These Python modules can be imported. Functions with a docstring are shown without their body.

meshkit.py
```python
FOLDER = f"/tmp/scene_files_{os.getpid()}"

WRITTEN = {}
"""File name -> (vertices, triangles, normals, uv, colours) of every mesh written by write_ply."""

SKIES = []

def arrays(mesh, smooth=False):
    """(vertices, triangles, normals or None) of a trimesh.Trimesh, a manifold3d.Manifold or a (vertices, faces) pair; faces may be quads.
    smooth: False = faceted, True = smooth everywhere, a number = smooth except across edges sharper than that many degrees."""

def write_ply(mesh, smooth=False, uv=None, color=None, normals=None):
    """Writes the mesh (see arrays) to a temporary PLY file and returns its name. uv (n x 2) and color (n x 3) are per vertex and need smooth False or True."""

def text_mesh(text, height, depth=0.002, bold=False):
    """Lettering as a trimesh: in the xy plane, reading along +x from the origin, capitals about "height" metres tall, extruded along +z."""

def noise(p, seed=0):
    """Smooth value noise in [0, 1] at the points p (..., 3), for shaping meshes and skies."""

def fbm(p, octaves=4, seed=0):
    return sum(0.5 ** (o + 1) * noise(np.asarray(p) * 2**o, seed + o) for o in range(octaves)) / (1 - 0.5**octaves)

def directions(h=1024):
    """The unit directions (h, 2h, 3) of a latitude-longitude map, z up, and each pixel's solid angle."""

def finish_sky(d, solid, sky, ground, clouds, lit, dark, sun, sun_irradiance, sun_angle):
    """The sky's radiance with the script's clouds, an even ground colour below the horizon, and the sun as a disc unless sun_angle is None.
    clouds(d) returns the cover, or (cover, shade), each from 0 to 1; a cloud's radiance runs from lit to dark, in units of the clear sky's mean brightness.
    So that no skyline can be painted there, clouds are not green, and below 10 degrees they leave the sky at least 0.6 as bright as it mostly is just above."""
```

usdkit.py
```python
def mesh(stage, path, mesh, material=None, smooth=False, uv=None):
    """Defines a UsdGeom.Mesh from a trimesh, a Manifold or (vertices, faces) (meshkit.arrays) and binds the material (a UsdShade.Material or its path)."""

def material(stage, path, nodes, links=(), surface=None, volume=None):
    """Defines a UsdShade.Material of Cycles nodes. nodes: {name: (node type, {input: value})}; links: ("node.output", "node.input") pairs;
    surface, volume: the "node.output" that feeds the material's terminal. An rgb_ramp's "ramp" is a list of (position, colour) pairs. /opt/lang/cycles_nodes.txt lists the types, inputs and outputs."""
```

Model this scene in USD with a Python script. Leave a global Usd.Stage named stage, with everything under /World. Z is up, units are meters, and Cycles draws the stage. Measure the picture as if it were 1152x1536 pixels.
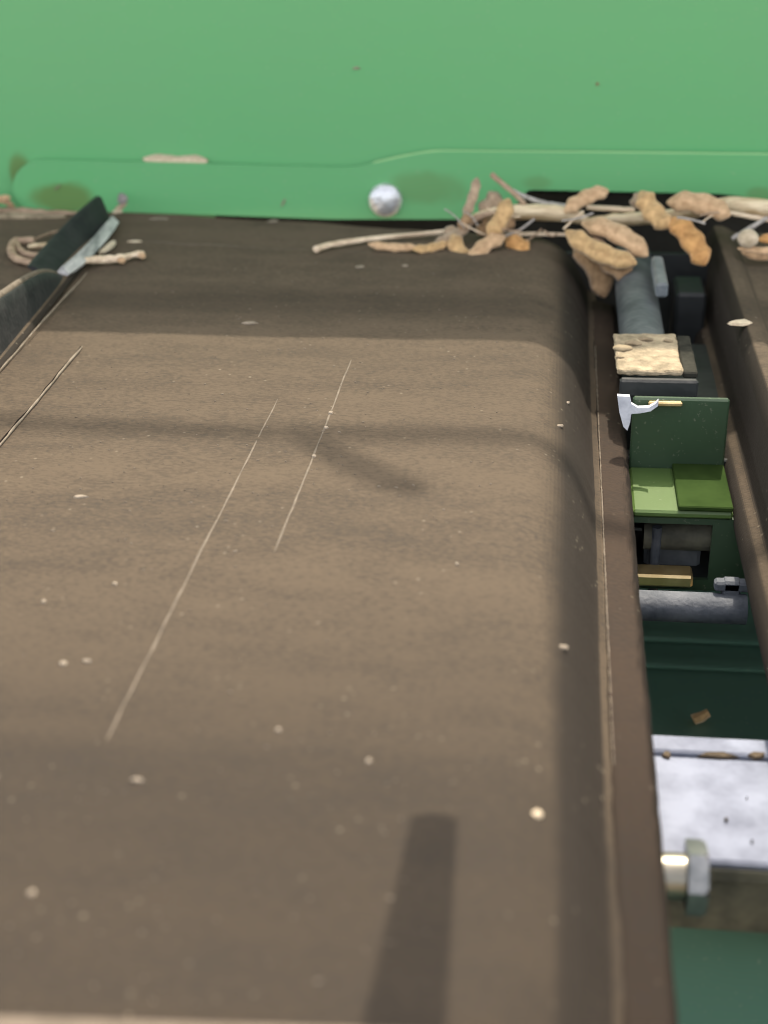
import math, random
import numpy as np, trimesh, usdkit, meshkit
from pxr import Usd, UsdGeom, UsdLux, UsdShade, Gf, Sdf, Vt

stage = Usd.Stage.CreateInMemory()
UsdGeom.Xform.Define(stage, '/World')
rng = np.random.default_rng(7)

# ------------------------------------------------------------------ camera, sky, sun
F, H = 2100.0, 0.28                         # focal length in pixels of the 1152 x 1536 photograph, height over the belt
R = np.array([[0.9927366818955491, 0.11786630954768415, -0.024112517343173448],
              [-0.03210584218519997, 0.4527066398410627, 0.8910813167951583],
              [0.11594436302207353, -0.8838349570578343, 0.45320268464118985]])
C = np.array([0, 0, H])
cam = UsdGeom.Camera.Define(stage, '/World/camera')
m = np.eye(4); m[:3, :3] = R; m[3, :3] = C
cam.AddTransformOp().Set(Gf.Matrix4d(m.tolist()))
cam.CreateHorizontalApertureAttr(36.0)
cam.CreateVerticalApertureAttr(48.0)
cam.CreateFocalLengthAttr(F / 1152 * 36)
cam.CreateFStopAttr(8.5)
cam.CreateFocusDistanceAttr(0.72)
cam.CreateClippingRangeAttr(Gf.Vec2f(0.01, 1000))
cam.CreateExposureAttr(1.6)

SUN = np.array([0.10, 0.58, 1.0]); SUN /= np.linalg.norm(SUN)
SKY = 0.15
usdkit.material(stage, '/World/Looks/sky', {
    's': ('sky_texture', {'sky_type': 'single_scattering', 'sun_disc': False, 'sun_elevation': float(math.asin(SUN[2])),
                          'sun_rotation': float(math.atan2(SUN[0], SUN[1])), 'aerosol_density': 3.0}),
    'h': ('hsv', {'saturation': .42}), 'w': ('mix_color', {'blend_type': 'multiply', 'fac': 1.0, 'b': (1.06, 1.0, .93), 'use_clamp': False}),
    'b': ('background_shader', {'strength': SKY})}, [('s.color', 'h.color'), ('h.color', 'w.a'), ('w.result', 'b.color')], surface='b.background')
dome = UsdLux.DomeLight.Define(stage, '/World/sky')
UsdShade.MaterialBindingAPI.Apply(dome.GetPrim()).Bind(UsdShade.Material.Get(stage, '/World/Looks/sky'))
dome.GetPrim().SetCustomDataByKey('kind', 'structure')
sun = UsdLux.DistantLight.Define(stage, '/World/sun')
sun.CreateNormalizeAttr(True) if hasattr(sun, 'CreateNormalizeAttr') else None
UsdLux.LightAPI(sun.GetPrim()).CreateNormalizeAttr(True)
sun.CreateIntensityAttr(0.52); sun.CreateAngleAttr(0.5); sun.CreateColorAttr(Gf.Vec3f(1.0, 0.89, 0.74))
z = SUN; x = np.cross([0, 0, 1.0], z); x /= np.linalg.norm(x); y = np.cross(z, x)
m = np.eye(4); m[0, :3], m[1, :3], m[2, :3] = x, y, z
sun.AddTransformOp().Set(Gf.Matrix4d(m.tolist()))

# ------------------------------------------------------------------ helpers
def ray(px, py): return R.T @ np.array([(px - 576) / F, (768 - py) / F, -1.0])
def az(px, py, z=0.0): d = ray(px, py); return C + d * (z - H) / d[2]
def ay(px, py, Y): d = ray(px, py); return C + d * Y / d[1]
def S(px, Y, z=0.0):                         # how many metres so many photo pixels are at depth Y
    return px / F * abs(R[2] @ (np.array([0, Y, z]) - C))

used = {}
def numbered(parent, name):
    k = (parent, name); n = used.get(k, 0); used[k] = n + 1
    return name if n == 0 else f'{name}_{n:03d}'
def path_of(p): return '/World' if p is None else str(p.GetPath())
def tag(prim, label=None, cat=None, group=None, kind=None):
    for k, v in (('label', label), ('category', cat), ('group', group), ('kind', kind)):
        if v: prim.SetCustomDataByKey(k, v)
    return prim
def thing(name, label, cat, group=None, loc=(0, 0, 0)):
    x = UsdGeom.Xform.Define(stage, '/World/' + numbered('/World', name))
    x.AddTranslateOp().Set(Gf.Vec3d(*map(float, loc)))
    return tag(x.GetPrim(), label, cat, group)
def obj(name, mesh, mat, parent=None, smooth=35, **kw):
    pp = path_of(parent)
    if parent is not None:
        top = stage.GetPrimAtPath('/'.join(pp.split('/')[:3]))
        ops = UsdGeom.Xformable(top).GetOrderedXformOps() if top.IsA(UsdGeom.Xform) else []
        if ops:
            v, f = (mesh.vertices, mesh.faces) if hasattr(mesh, 'vertices') else mesh
            mesh = trimesh.Trimesh(np.asarray(v) - np.array(ops[0].Get()), f, process=False)
    p = usdkit.mesh(stage, pp + '/' + numbered(pp, name), mesh, LK[mat], smooth=smooth).GetPrim()
    return tag(p, **kw)
def cat(*ms): return trimesh.util.concatenate(list(ms))

def box(x0, x1, y0, y1, z0, z1, bev=0.0012):
    """A box with chamfered edges (hull of the inset corners)."""
    b = min(bev, .3 * min(x1 - x0, y1 - y0, z1 - z0)); pts = []
    for sx in (0, 1):
        for sy in (0, 1):
            for sz in (0, 1):
                c = np.array([(x0, x1)[sx], (y0, y1)[sy], (z0, z1)[sz]]); d = np.array([1 - 2 * sx, 1 - 2 * sy, 1 - 2 * sz]) * b
                for k in range(3):
                    e = d.copy(); e[k] = 0; pts.append(c + e)
    return trimesh.convex.convex_hull(np.array(pts))
def tube(pts, radii, sides=12, n=None, flat=1.0, up=(0, 0, 1), rough=0.0, seed=0, caps=True):
    """A smooth tube through the points (Catmull-Rom), radii interpolated; flat squashes it along the second axis."""
    P = np.asarray(pts, float); r = np.broadcast_to(np.asarray(radii, float), (len(P),))
    n = n or max(8, 8 * (len(P) - 1)); t = np.linspace(0, len(P) - 1, n)
    if len(P) > 2:
        from scipy.interpolate import PchipInterpolator
        Q = PchipInterpolator(np.arange(len(P)), P)(t); rr = PchipInterpolator(np.arange(len(P)), r)(t)
    else:
        Q = P[0] + (P[1] - P[0]) * t[:, None]; rr = np.interp(t, [0, 1], r)
    T = np.gradient(Q, axis=0); T /= np.linalg.norm(T, axis=1, keepdims=True) + 1e-12
    u = np.asarray(up, float); u = np.tile(u, (n, 1)); u[np.abs((T * u).sum(1)) > .95] = (0.3, 1, 0.1)
    A = np.cross(T, u); A /= np.linalg.norm(A, axis=1, keepdims=True); B = np.cross(A, T)
    a = np.arange(sides) * 2 * np.pi / sides
    V = Q[:, None] + rr[:, None, None] * (np.cos(a)[None, :, None] * A[:, None] + flat * np.sin(a)[None, :, None] * B[:, None])
    if rough:
        nz = meshkit.noise(V / (np.mean(r) * 1.2) + seed * 7.3, seed) - .5
        V = V + rough * rr[:, None, None] * nz[..., None] * (V - Q[:, None]) / (rr[:, None, None] + 1e-9)
    i, j = np.meshgrid(np.arange(n - 1), np.arange(sides), indexing='ij'); k = (j + 1) % sides
    Fq = np.stack([i * sides + j, i * sides + k, (i + 1) * sides + k, (i + 1) * sides + j], -1).reshape(-1, 4)
    V = V.reshape(-1, 3); f = np.vstack([Fq[:, [0, 1, 2]], Fq[:, [0, 2, 3]]])
    if caps:
        V = np.vstack([V, Q[:1], Q[-1:]]); c0, c1 = len(V) - 2, len(V) - 1; j = np.arange(sides); k = (j + 1) % sides
        f = np.vstack([f, np.stack([np.full(sides, c0), k, j], 1), np.stack([np.full(sides, c1), (n - 1) * sides + j, (n - 1) * sides + k], 1)])
    me = trimesh.Trimesh(V, f, process=False); me.fix_normals(); return me
def sheet(poly, y0, y1, holes=()):
    """A plate: polygon in (x, z), thickness from y0 to y1 with slightly rounded outline."""
    from shapely import Polygon
    g = Polygon(poly, [list(h) for h in holes]).buffer(0)
    e = trimesh.creation.extrude_polygon(g, y1 - y0, engine='earcut')
    v = e.vertices.copy(); e = trimesh.Trimesh(np.stack([v[:, 0], y1 - v[:, 2], v[:, 1]], 1), e.faces, process=False)
    e.fix_normals(); return e
def sweep(profile, Y, dz=None, thick=0.004, dx=None):
    """A belt-like sheet: the open profile in (x, z) run along y, given a thickness below it."""
    P = np.asarray(profile, float); T = np.gradient(P, axis=0); T /= np.linalg.norm(T, axis=1, keepdims=True)
    N = np.stack([-T[:, 1], T[:, 0]], 1); N *= np.sign(N[len(N) // 4, 1]) or 1
    ny, npr = len(Y), len(P)
    top = np.zeros((npr, ny, 3)); bot = np.zeros((npr, ny, 3))
    for A, Q in ((top, P), (bot, P - N * thick)):
        A[..., 0] = Q[:, None, 0]; A[..., 1] = Y[None, :]; A[..., 2] = Q[:, None, 1]
    if dz is not None:
        d = dz(top[..., 0], top[..., 1])
        top += np.stack([N[:, 0], 0 * N[:, 0], N[:, 1]], 1)[:, None] * d[..., None]
    if dx is not None:
        s = dx(top[..., 0], top[..., 1]); top[..., 1] += s; bot[..., 1] += s
    V = np.vstack([top.reshape(-1, 3), bot.reshape(-1, 3)]); o = npr * ny; f = []
    i, j = np.meshgrid(np.arange(npr - 1), np.arange(ny - 1), indexing='ij'); i, j = i.ravel(), j.ravel()
    a, b, c, d = i * ny + j, i * ny + j + 1, (i + 1) * ny + j + 1, (i + 1) * ny + j
    f += [np.stack([a, c, b], 1), np.stack([a, d, c], 1), np.stack([a, b, c], 1) + o, np.stack([a, c, d], 1) + o]
    def rim(k0, k1): return [np.stack([k0, k1, k1 + o], 1), np.stack([k0, k1 + o, k0 + o], 1)]
    k = np.arange(ny - 1); f += rim(k, k + 1); f += rim((npr - 1) * ny + k + 1, (npr - 1) * ny + k)
    k = np.arange(npr - 1); f += rim((k + 1) * ny, k * ny); f += rim(k * ny + ny - 1, (k + 1) * ny + ny - 1)
    me = trimesh.Trimesh(V, np.vstack(f), process=False); me.fix_normals(); return me
def ribbon(points, width, h, taper=True, up=(0, 0, 1)):
    """A low ridge lying along the points."""
    P = np.asarray(points, float); w = np.full(len(P), width)
    if taper: w[0] *= .3; w[-1] *= .3
    return tube(P, w / 2 * rng.uniform(.55, 1.2, len(P)), 8, n=len(P) * 3, flat=2 * h / width, up=up)
def flake(c, l, w, ang, h, seed):
    """A small irregular chip lying flat."""
    r_ = np.random.default_rng(seed); n = 7; a = np.sort(r_.uniform(0, 2 * np.pi, n)); a = np.linspace(0, 2 * np.pi, n, False) + r_.uniform(-.3, .3, n)
    q = np.stack([np.cos(a) * l / 2, np.sin(a) * w / 2], 1) * r_.uniform(.7, 1.15, (n, 1))
    ca, sa = np.cos(ang), np.sin(ang); q = q @ np.array([[ca, sa], [-sa, ca]])
    V = np.vstack([np.c_[q, np.zeros(n)], np.c_[q * .8, np.full(n, h)], [[0, 0, h * 1.3]]]) + np.asarray(c)
    f = []
    for i in range(n):
        j = (i + 1) % n; f += [[i, j, n + j], [i, n + j, n + i], [n + i, n + j, 2 * n]]
    return trimesh.Trimesh(V, f, process=False)

# ------------------------------------------------------------------ materials
LK = {}
def mat(name, nodes, links, surface='p.BSDF'):
    LK[name] = usdkit.material(stage, '/World/Looks/' + name, nodes, links, surface=surface)
def simple(name, c1, c2, scale, rough=.6, metal=0.0, bump=0.0, stretch=(1, 1, 1), spec=.5, lo=.35, hi=.65, detail=5, sheen=0.0, coat=0.0, bscale=None, trans=0):
    nodes = {'g': ('geometry', {}), 'm': ('mapping', {'scale': stretch}),
             'n': ('noise_texture', {'scale': scale, 'detail': detail, 'roughness': .6}),
             'r': ('rgb_ramp', {'ramp': [(lo, c1), (hi, c2)]}),
             'b2': ('noise_texture', {'scale': bscale or scale * 4, 'detail': 3.0}),
             'b': ('bump', {'strength': min(1.0, bump), 'distance': .0012}),
             'p': ('principled_bsdf', {'roughness': rough, 'metallic': metal, 'specular_ior_level': spec, 'sheen_weight': sheen, 'coat_weight': coat})}
    links = [('g.position', 'm.vector'), ('m.vector', 'n.vector'), ('n.fac', 'r.fac'), ('r.color', 'p.base_color'), ('m.vector', 'b2.vector')]
    if bump: links += [('b2.fac', 'b.height'), ('b.normal', 'p.normal')]
    surf = 'p.BSDF'
    if trans:
        nodes['t'] = ('translucent_bsdf', {}); nodes['x'] = ('mix_closure', {'fac': trans}); surf = 'x.closure'
        links += [('r.color', 't.color'), ('p.BSDF', 'x.closure1'), ('t.BSDF', 'x.closure2')]
    mat(name, nodes, links, surf)

def green_paint(name, base, tone_patches):
    """Semi-gloss green paint, a thin film of dust, fine scratches, and olive patches carrying painted shade and reflections: (centre, size, amount)."""
    nodes = {'g': ('geometry', {}),
             'n1': ('noise_texture', {'scale': 9.0, 'detail': 4.0}), 'n2': ('noise_texture', {'scale': 420.0, 'detail': 2.0}),
             'wob': ('noise_texture', {'scale': 30.0, 'detail': 4.0}),
             'c': ('mix_color', {'a': base, 'b': tuple(np.array(base) * .86 + np.array((.03, .03, .02)))}),
             'dust': ('map_range', {'from_min': .66, 'from_max': .8, 'to_min': 0.0, 'to_max': .25, 'clamp': True}),
             'd': ('mix_color', {'b': (.42, .40, .30)}),
             'rr': ('map_range', {'from_min': .3, 'from_max': .7, 'to_min': .34, 'to_max': .46}),
             'bn': ('noise_texture', {'scale': 900.0, 'detail': 1.0}), 'b': ('bump', {'strength': .05, 'distance': .0005}),
             'p': ('principled_bsdf', {'specular_ior_level': .5})}
    links = [('g.position', 'n1.vector'), ('g.position', 'n2.vector'), ('n1.fac', 'c.fac'), ('n2.fac', 'dust.value'), ('dust.result', 'd.fac'),
             ('c.result', 'd.a'), ('n1.fac', 'rr.value'), ('rr.result', 'p.roughness'), ('g.position', 'bn.vector'), ('bn.fac', 'b.height'), ('b.normal', 'p.normal'), ('g.position', 'wob.vector')]
    last = 'd.result'
    for i, (c, s, amt) in enumerate(tone_patches):
        s = np.asarray(s, float)
        nodes[f'm{i}'] = ('mapping', {'location': tuple(-np.asarray(c) / s), 'scale': tuple(1 / s)})
        nodes[f'l{i}'] = ('vector_math', {'math_type': 'length'})
        nodes[f'a{i}'] = ('math', {'math_type': 'multiply_add', 'value2': 1.3, 'value3': -.65})
        nodes[f's{i}'] = ('math', {'math_type': 'add'})
        nodes[f'k{i}'] = ('map_range', {'range_type': 'smoothstep', 'from_min': 1.05, 'from_max': .45, 'to_min': 0.0, 'to_max': amt, 'clamp': True})
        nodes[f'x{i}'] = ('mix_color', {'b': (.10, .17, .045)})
        links += [('g.position', f'm{i}.vector'), (f'm{i}.vector', f'l{i}.vector1'), ('wob.fac', f'a{i}.value1'), (f'l{i}.value', f's{i}.value1'), (f'a{i}.value', f's{i}.value2'),
                  (f's{i}.value', f'k{i}.value'), (f'k{i}.result', f'x{i}.fac'), (last, f'x{i}.a')]
        last = f'x{i}.result'
    links.append((last, 'p.base_color'))
    mat(name, nodes, links)

YP = 1.052                                   # front face of the back panel
GREEN = (.105, .36, .14)
tone_patch = lambda px, py, wx, wz, a: ((*ay(px, py, YP - .012)[:1], YP - .012, ay(px, py, YP - .012)[2]), (S(wx, YP), .5, S(wz, YP)), a)
green_paint('panel_paint', GREEN, [tone_patch(20, 266, 20, 36, .85)])  # shade in the gap beside the plate end, put into the colour
green_paint('plate_paint', GREEN, [tone_patch(95, 297, 60, 26, .85), tone_patch(640, 285, 62, 34, .42), tone_patch(805, 275, 30, 14, .35), tone_patch(760, 330, 50, 14, .3), tone_patch(1140, 292, 26, 14, .45)])  # olive patches; cleat and pod reflections are put into the colour
green_paint('edge_highlight', (.26, .50, .20), [])  # paler green that puts the sky highlight of the plate edge into colour
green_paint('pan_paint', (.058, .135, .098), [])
green_paint('dark_olive', (.012, .022, .010), [])
green_paint('shaded_frame_paint', (.010, .034, .014), [])  # darker copy of the frame green, gap shade put into its colour
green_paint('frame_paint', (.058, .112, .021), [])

def belt_mat(name, dust, rubber, warm):
    """Black rubber under trodden-in dust: bands along the belt's run, fine streaks, pale specks, a cloth-like grain, and a painted shadow darkening the front."""
    nodes = {'g': ('geometry', {}), 'sp': ('separate_xyz', {}),
             'ms': ('mapping', {'scale': (.42, 1, 1)}), 'mb': ('mapping', {'scale': (.12, 1, .25)}),
             'band': ('noise_texture', {'scale': 16.0, 'detail': 4.0}),
             'n1': ('noise_texture', {'scale': 60.0, 'detail': 6.0, 'roughness': .65}),
             'n2': ('noise_texture', {'scale': 700.0, 'detail': 3.0, 'roughness': .7}),
             'v': ('voronoi_texture', {'scale': 150.0, 'randomness': 1.0}),
             'vm': ('map_range', {'from_min': .16, 'from_max': .04, 'to_min': 0.0, 'to_max': .5, 'clamp': True}),
             'vn': ('noise_texture', {'scale': 25.0, 'detail': 3.0}), 'vr': ('map_range', {'from_min': .5, 'from_max': .68, 'clamp': True}), 'vx': ('math', {'math_type': 'multiply'}),
             'a1': ('math', {'math_type': 'multiply_add', 'value2': .55}), 'a2': ('math', {'math_type': 'multiply_add', 'value2': .5}),
             'a3': ('math', {'math_type': 'multiply_add', 'value2': 1.1, 'value3': -.175}),
             'r': ('rgb_ramp', {'ramp': [(.52, rubber), (.82, dust), (1.0, warm)]}),
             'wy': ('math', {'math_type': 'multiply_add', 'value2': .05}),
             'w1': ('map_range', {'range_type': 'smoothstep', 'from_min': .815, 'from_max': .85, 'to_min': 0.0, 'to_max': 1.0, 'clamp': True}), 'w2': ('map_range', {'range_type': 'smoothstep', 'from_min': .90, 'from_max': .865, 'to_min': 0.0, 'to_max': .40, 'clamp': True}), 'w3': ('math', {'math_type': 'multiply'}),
             'u1': ('map_range', {'range_type': 'smoothstep', 'from_min': .385, 'from_max': .40, 'to_min': 1.0, 'to_max': .93, 'clamp': True}), 'u2': ('map_range', {'range_type': 'smoothstep', 'from_min': .58, 'from_max': .34, 'to_min': 0.0, 'to_max': .66, 'clamp': True}), 'u3': ('math', {'math_type': 'multiply'}),  # soft shadow over the front of the belt, painted as a darker tone
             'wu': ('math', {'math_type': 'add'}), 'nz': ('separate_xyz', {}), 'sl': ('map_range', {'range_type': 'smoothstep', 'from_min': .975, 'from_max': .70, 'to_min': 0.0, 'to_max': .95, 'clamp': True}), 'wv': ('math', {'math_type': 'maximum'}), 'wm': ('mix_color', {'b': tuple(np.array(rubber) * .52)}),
             'x': ('mix_color', {'b': (.34, .29, .21)}),
             'rr': ('map_range', {'from_min': .4, 'from_max': 1.0, 'to_min': .65, 'to_max': .9}),
             'bb': ('bump', {'strength': .35, 'distance': .0007}),
             'p': ('principled_bsdf', {'specular_ior_level': .15, 'sheen_weight': .0, 'diffuse_roughness': .5})}
    links = [('g.position', 'ms.vector'), ('g.position', 'mb.vector'), ('mb.vector', 'band.vector'), ('ms.vector', 'n1.vector'), ('ms.vector', 'n2.vector'),
             ('g.position', 'v.vector'), ('v.distance', 'vm.value'), ('g.position', 'vn.vector'), ('vn.fac', 'vr.value'), ('vm.result', 'vx.value1'), ('vr.result', 'vx.value2'),
             ('n2.fac', 'a3.value1'), ('n1.fac', 'a1.value1'), ('a3.value', 'a1.value3'), ('band.fac', 'a2.value1'), ('a1.value', 'a2.value3'),
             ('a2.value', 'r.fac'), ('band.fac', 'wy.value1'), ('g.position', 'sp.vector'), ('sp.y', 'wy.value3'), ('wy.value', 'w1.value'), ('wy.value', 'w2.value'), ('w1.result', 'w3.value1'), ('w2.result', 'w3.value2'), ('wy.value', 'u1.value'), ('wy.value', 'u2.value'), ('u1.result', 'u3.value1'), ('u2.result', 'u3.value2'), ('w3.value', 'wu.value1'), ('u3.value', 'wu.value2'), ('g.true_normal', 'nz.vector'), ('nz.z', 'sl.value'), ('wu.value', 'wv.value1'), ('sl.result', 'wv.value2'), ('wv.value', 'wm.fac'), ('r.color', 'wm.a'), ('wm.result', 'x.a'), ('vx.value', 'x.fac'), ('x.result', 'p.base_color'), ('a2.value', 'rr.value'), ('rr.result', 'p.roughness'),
             ('n2.fac', 'bb.height'), ('bb.normal', 'p.normal')]
    mat(name, nodes, links)
belt_mat('belt_rubber', (.081, .061, .041), (.042, .034, .026), (.112, .085, .057))
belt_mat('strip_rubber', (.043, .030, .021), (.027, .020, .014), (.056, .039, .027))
simple('cleat_rubber', (.011, .012, .013), (.026, .026, .026), 70, rough=.6, bump=.4, spec=.3)
simple('worn_sheen_rubber', (.20, .20, .20), (.62, .61, .58), 160, rough=.5, bump=.4, stretch=(1, .2, 1))
simple('chalk_line', (.085, .066, .045), (.15, .12, .086), 150, rough=.8, bump=.3)
simple('bolt_steel', (.52, .53, .55), (.80, .80, .81), 130, rough=.36, metal=.85, bump=.5, bscale=260)
simple('hex_steel', (.16, .17, .17), (.34, .34, .33), 90, rough=.3, metal=.9, bump=.25)
simple('zinc_beam', (.145, .16, .205), (.245, .27, .335), 45, rough=.8, metal=.0, bump=.5, bscale=160, spec=.2)
simple('olive_steel', (.06, .06, .045), (.17, .16, .11), 50, rough=.7, bump=.6)
simple('grey_steel', (.10, .115, .125), (.20, .21, .21), 60, rough=.55, bump=.4)
simple('tube_steel', (.075, .085, .10), (.14, .15, .165), 80, rough=.7, bump=.4, spec=.2)
simple('crust', (.035, .025, .014), (.09, .065, .038), 140, rough=.9, bump=.8)
simple('dark_grey_steel', (.045, .052, .058), (.10, .11, .115), 60, rough=.6, bump=.5)
simple('shelf_shade_matte', (.022, .022, .018), (.05, .048, .038), 70, rough=.95, spec=.05, bump=.5)
simple('ledge_shade_green', (.022, .042, .010), (.034, .060, .015), 40, rough=.95, spec=.05)
simple('pale_line', (.15, .12, .085), (.24, .20, .15), 150, rough=.9)
simple('dark_steel', (.008, .010, .010), (.018, .020, .020), 60, rough=.6, bump=.3)
simple('dusty_ledge', (.20, .16, .10), (.40, .32, .21), 120, rough=.9, bump=1.0, bscale=500)
simple('white_plastic', (.40, .41, .45), (.62, .63, .67), 90, rough=.5, bump=.3)
simple('yellow_zinc', (.15, .14, .11), (.30, .28, .23), 60, rough=.35, metal=.9)
simple('brass_glint', (.55, .40, .18), (.75, .58, .30), 60, rough=.3, metal=.9)
simple('stalk_straw', (.52, .38, .21), (.88, .73, .49), 240, rough=.6, bump=.7, stretch=(.12, 1, 1), trans=.06)
simple('twig_straw', (.52, .38, .25), (.82, .67, .48), 220, rough=.65, bump=.6, stretch=(.2, 1, 1))
simple('twig_brown', (.24, .16, .10), (.46, .33, .22), 200, rough=.75, bump=.7, stretch=(.3, 1, 1))
simple('twig_grey', (.28, .25, .22), (.48, .44, .40), 220, rough=.8, bump=.7)
simple('pod_tan', (0.36, 0.21, 0.08), (0.66, 0.43, 0.19), 210, rough=.75, bump=.9, sheen=.25, bscale=900, lo=.3, hi=.7, detail=8)
simple('pod_pale', (.42, .33, .21), (.68, .56, .39), 210, rough=.75, bump=.9, sheen=.25, bscale=900, lo=.3, hi=.7, detail=8)
simple('pod_orange', (0.38, 0.17, 0.045), (0.68, 0.37, 0.12), 210, rough=.7, bump=.9, sheen=.2, bscale=900, lo=.3, hi=.7, detail=8)
simple('pod_grey', (0.24, 0.165, 0.1), (0.46, 0.34, 0.22), 210, rough=.8, bump=.9, sheen=.3, bscale=900, lo=.3, hi=.7, detail=8)
simple('pod_brown', (0.2, 0.115, 0.05), (0.4, 0.25, 0.125), 210, rough=.8, bump=.9, sheen=.2, bscale=900, lo=.3, hi=.7, detail=8)
simple('pod_pink', (0.38, 0.23, 0.11), (0.67, 0.45, 0.255), 210, rough=.75, bump=.8, sheen=.2, bscale=900, lo=.3, hi=.7, detail=8)
simple('seed_cream', (.62, .53, .38), (.80, .72, .56), 130, rough=.5, bump=.3)
simple('fluff_grey', (.16, .15, .14), (.34, .31, .29), 260, rough=.9, bump=1.0)
simple('soil_stubble', (.16, .12, .075), (.36, .29, .18), 14, rough=.95, bump=.5)
simple('chaff', (.15, .12, .085), (.28, .23, .17), 300, rough=.8)
simple('strip_dust', (.10, .078, .055), (.14, .11, .08), 80, rough=.9)
simple('finger_plastic', (.02, .02, .02), (.04, .04, .04), 60, rough=.5)

# ------------------------------------------------------------------ setting
g = box(-14, 14, -14, 14, -.62, -.50, .01)
obj('ground', g, 'soil_stubble', kind='structure')

# ------------------------------------------------------------------ the green back panel and the plate over it
HT = .49
t = thing('back_panel', 'tall smooth green painted sheet metal wall filling the top of the picture', 'metal panel')
zb = .028
xc = ay(770, 300, YP)[0]; pan = sheet([(-.80, -.03), (ay(300, 300, YP)[0], -.03), (ay(330, 300, YP)[0], .006), (xc - .03, .012), (xc, zb), (.70, zb), (.70, HT - .021), (-.80, HT - .021)], YP, YP + .003)
obj('sheet', pan, 'panel_paint', t)
obj('sun_block_top', box(-.80, .70, YP, YP + .20, HT - .02, HT), 'panel_paint', t)  # unseen cap added to keep sun out from behind the panel
obj('sun_block_rear', box(-.80, .70, YP + .197, YP + .20, -.38, HT - .0205), 'shaded_frame_paint', t)  # unseen back added to keep the cavity behind the panel dark
obj('inner_rail', box(-.80, .70, YP + .09, YP + .13, -.09, -.008), 'dark_steel', t)
for px, py, l, w, a in ((535, 102, 12, 5, .1), (896, 126, 6, 5, .6)):
    c = ay(px, py, YP)
    fl = flake((0, 0, 0), S(l, YP), S(w, YP), a, .0005, int(px)); v = fl.vertices
    fl = trimesh.Trimesh(np.stack([v[:, 0], -v[:, 2], v[:, 1]], 1) + [c[0], YP - .0001, c[2]], fl.faces[:, ::-1], process=False); fl.fix_normals()
    obj('scuff' if py != 126 else 'dirt_speck', fl, 'chaff' if py != 126 else 'pod_brown', t)

# plate: outline in pixels projected on its own plane
YF = YP - .0105
def out(pts): return [tuple(ay(px, py, YF)[[0, 2]]) for px, py in pts]
def arc(cx, cy, rx, ry, a0, a1, n=8): return [(cx + rx * math.cos(math.radians(a)), cy - ry * math.sin(math.radians(a))) for a in np.linspace(a0, a1, n)]
outline = arc(62, 281, 43, 41, 90, 205, 12) + [(40, 318), (180, 318), (330, 323), (497, 329), (560, 329), (700, 329), (748, 326), (772, 312), (784, 292)] + \
    arc(800, 292, 13, 7, 160, 90, 5) + [(900, 287), (1000, 289), (1080, 291)] + [(1110, 294), (1132, 301), (1150, 309), (1200, 330), (1290, 330), (1290, 233)] + \
    [(1152, 232), (900, 229), (690, 227), (662, 227), (640, 229), (620, 232), (560, 245), (540, 249), (522, 251), (500, 251), (300, 246), (150, 242)]
t = thing('cover_plate', 'green painted strip with stepped upper edge and rounded left end along the panel foot', 'metal plate')
pl = sheet(out(outline)[::-1], YF, YF + .0035)
obj('plate_sheet', pl, 'plate_paint', t, smooth=25)
bd = [ay(px, py, YF + .0012) + [0, 0, .0001] for px, py in ((560, 245), (620, 232), (662, 227), (760, 228), (900, 229), (1152, 232), (1290, 233))]
obj('top_edge_highlight', tube(bd, .0011, 8, 60), 'edge_highlight', t, smooth=50)
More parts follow.
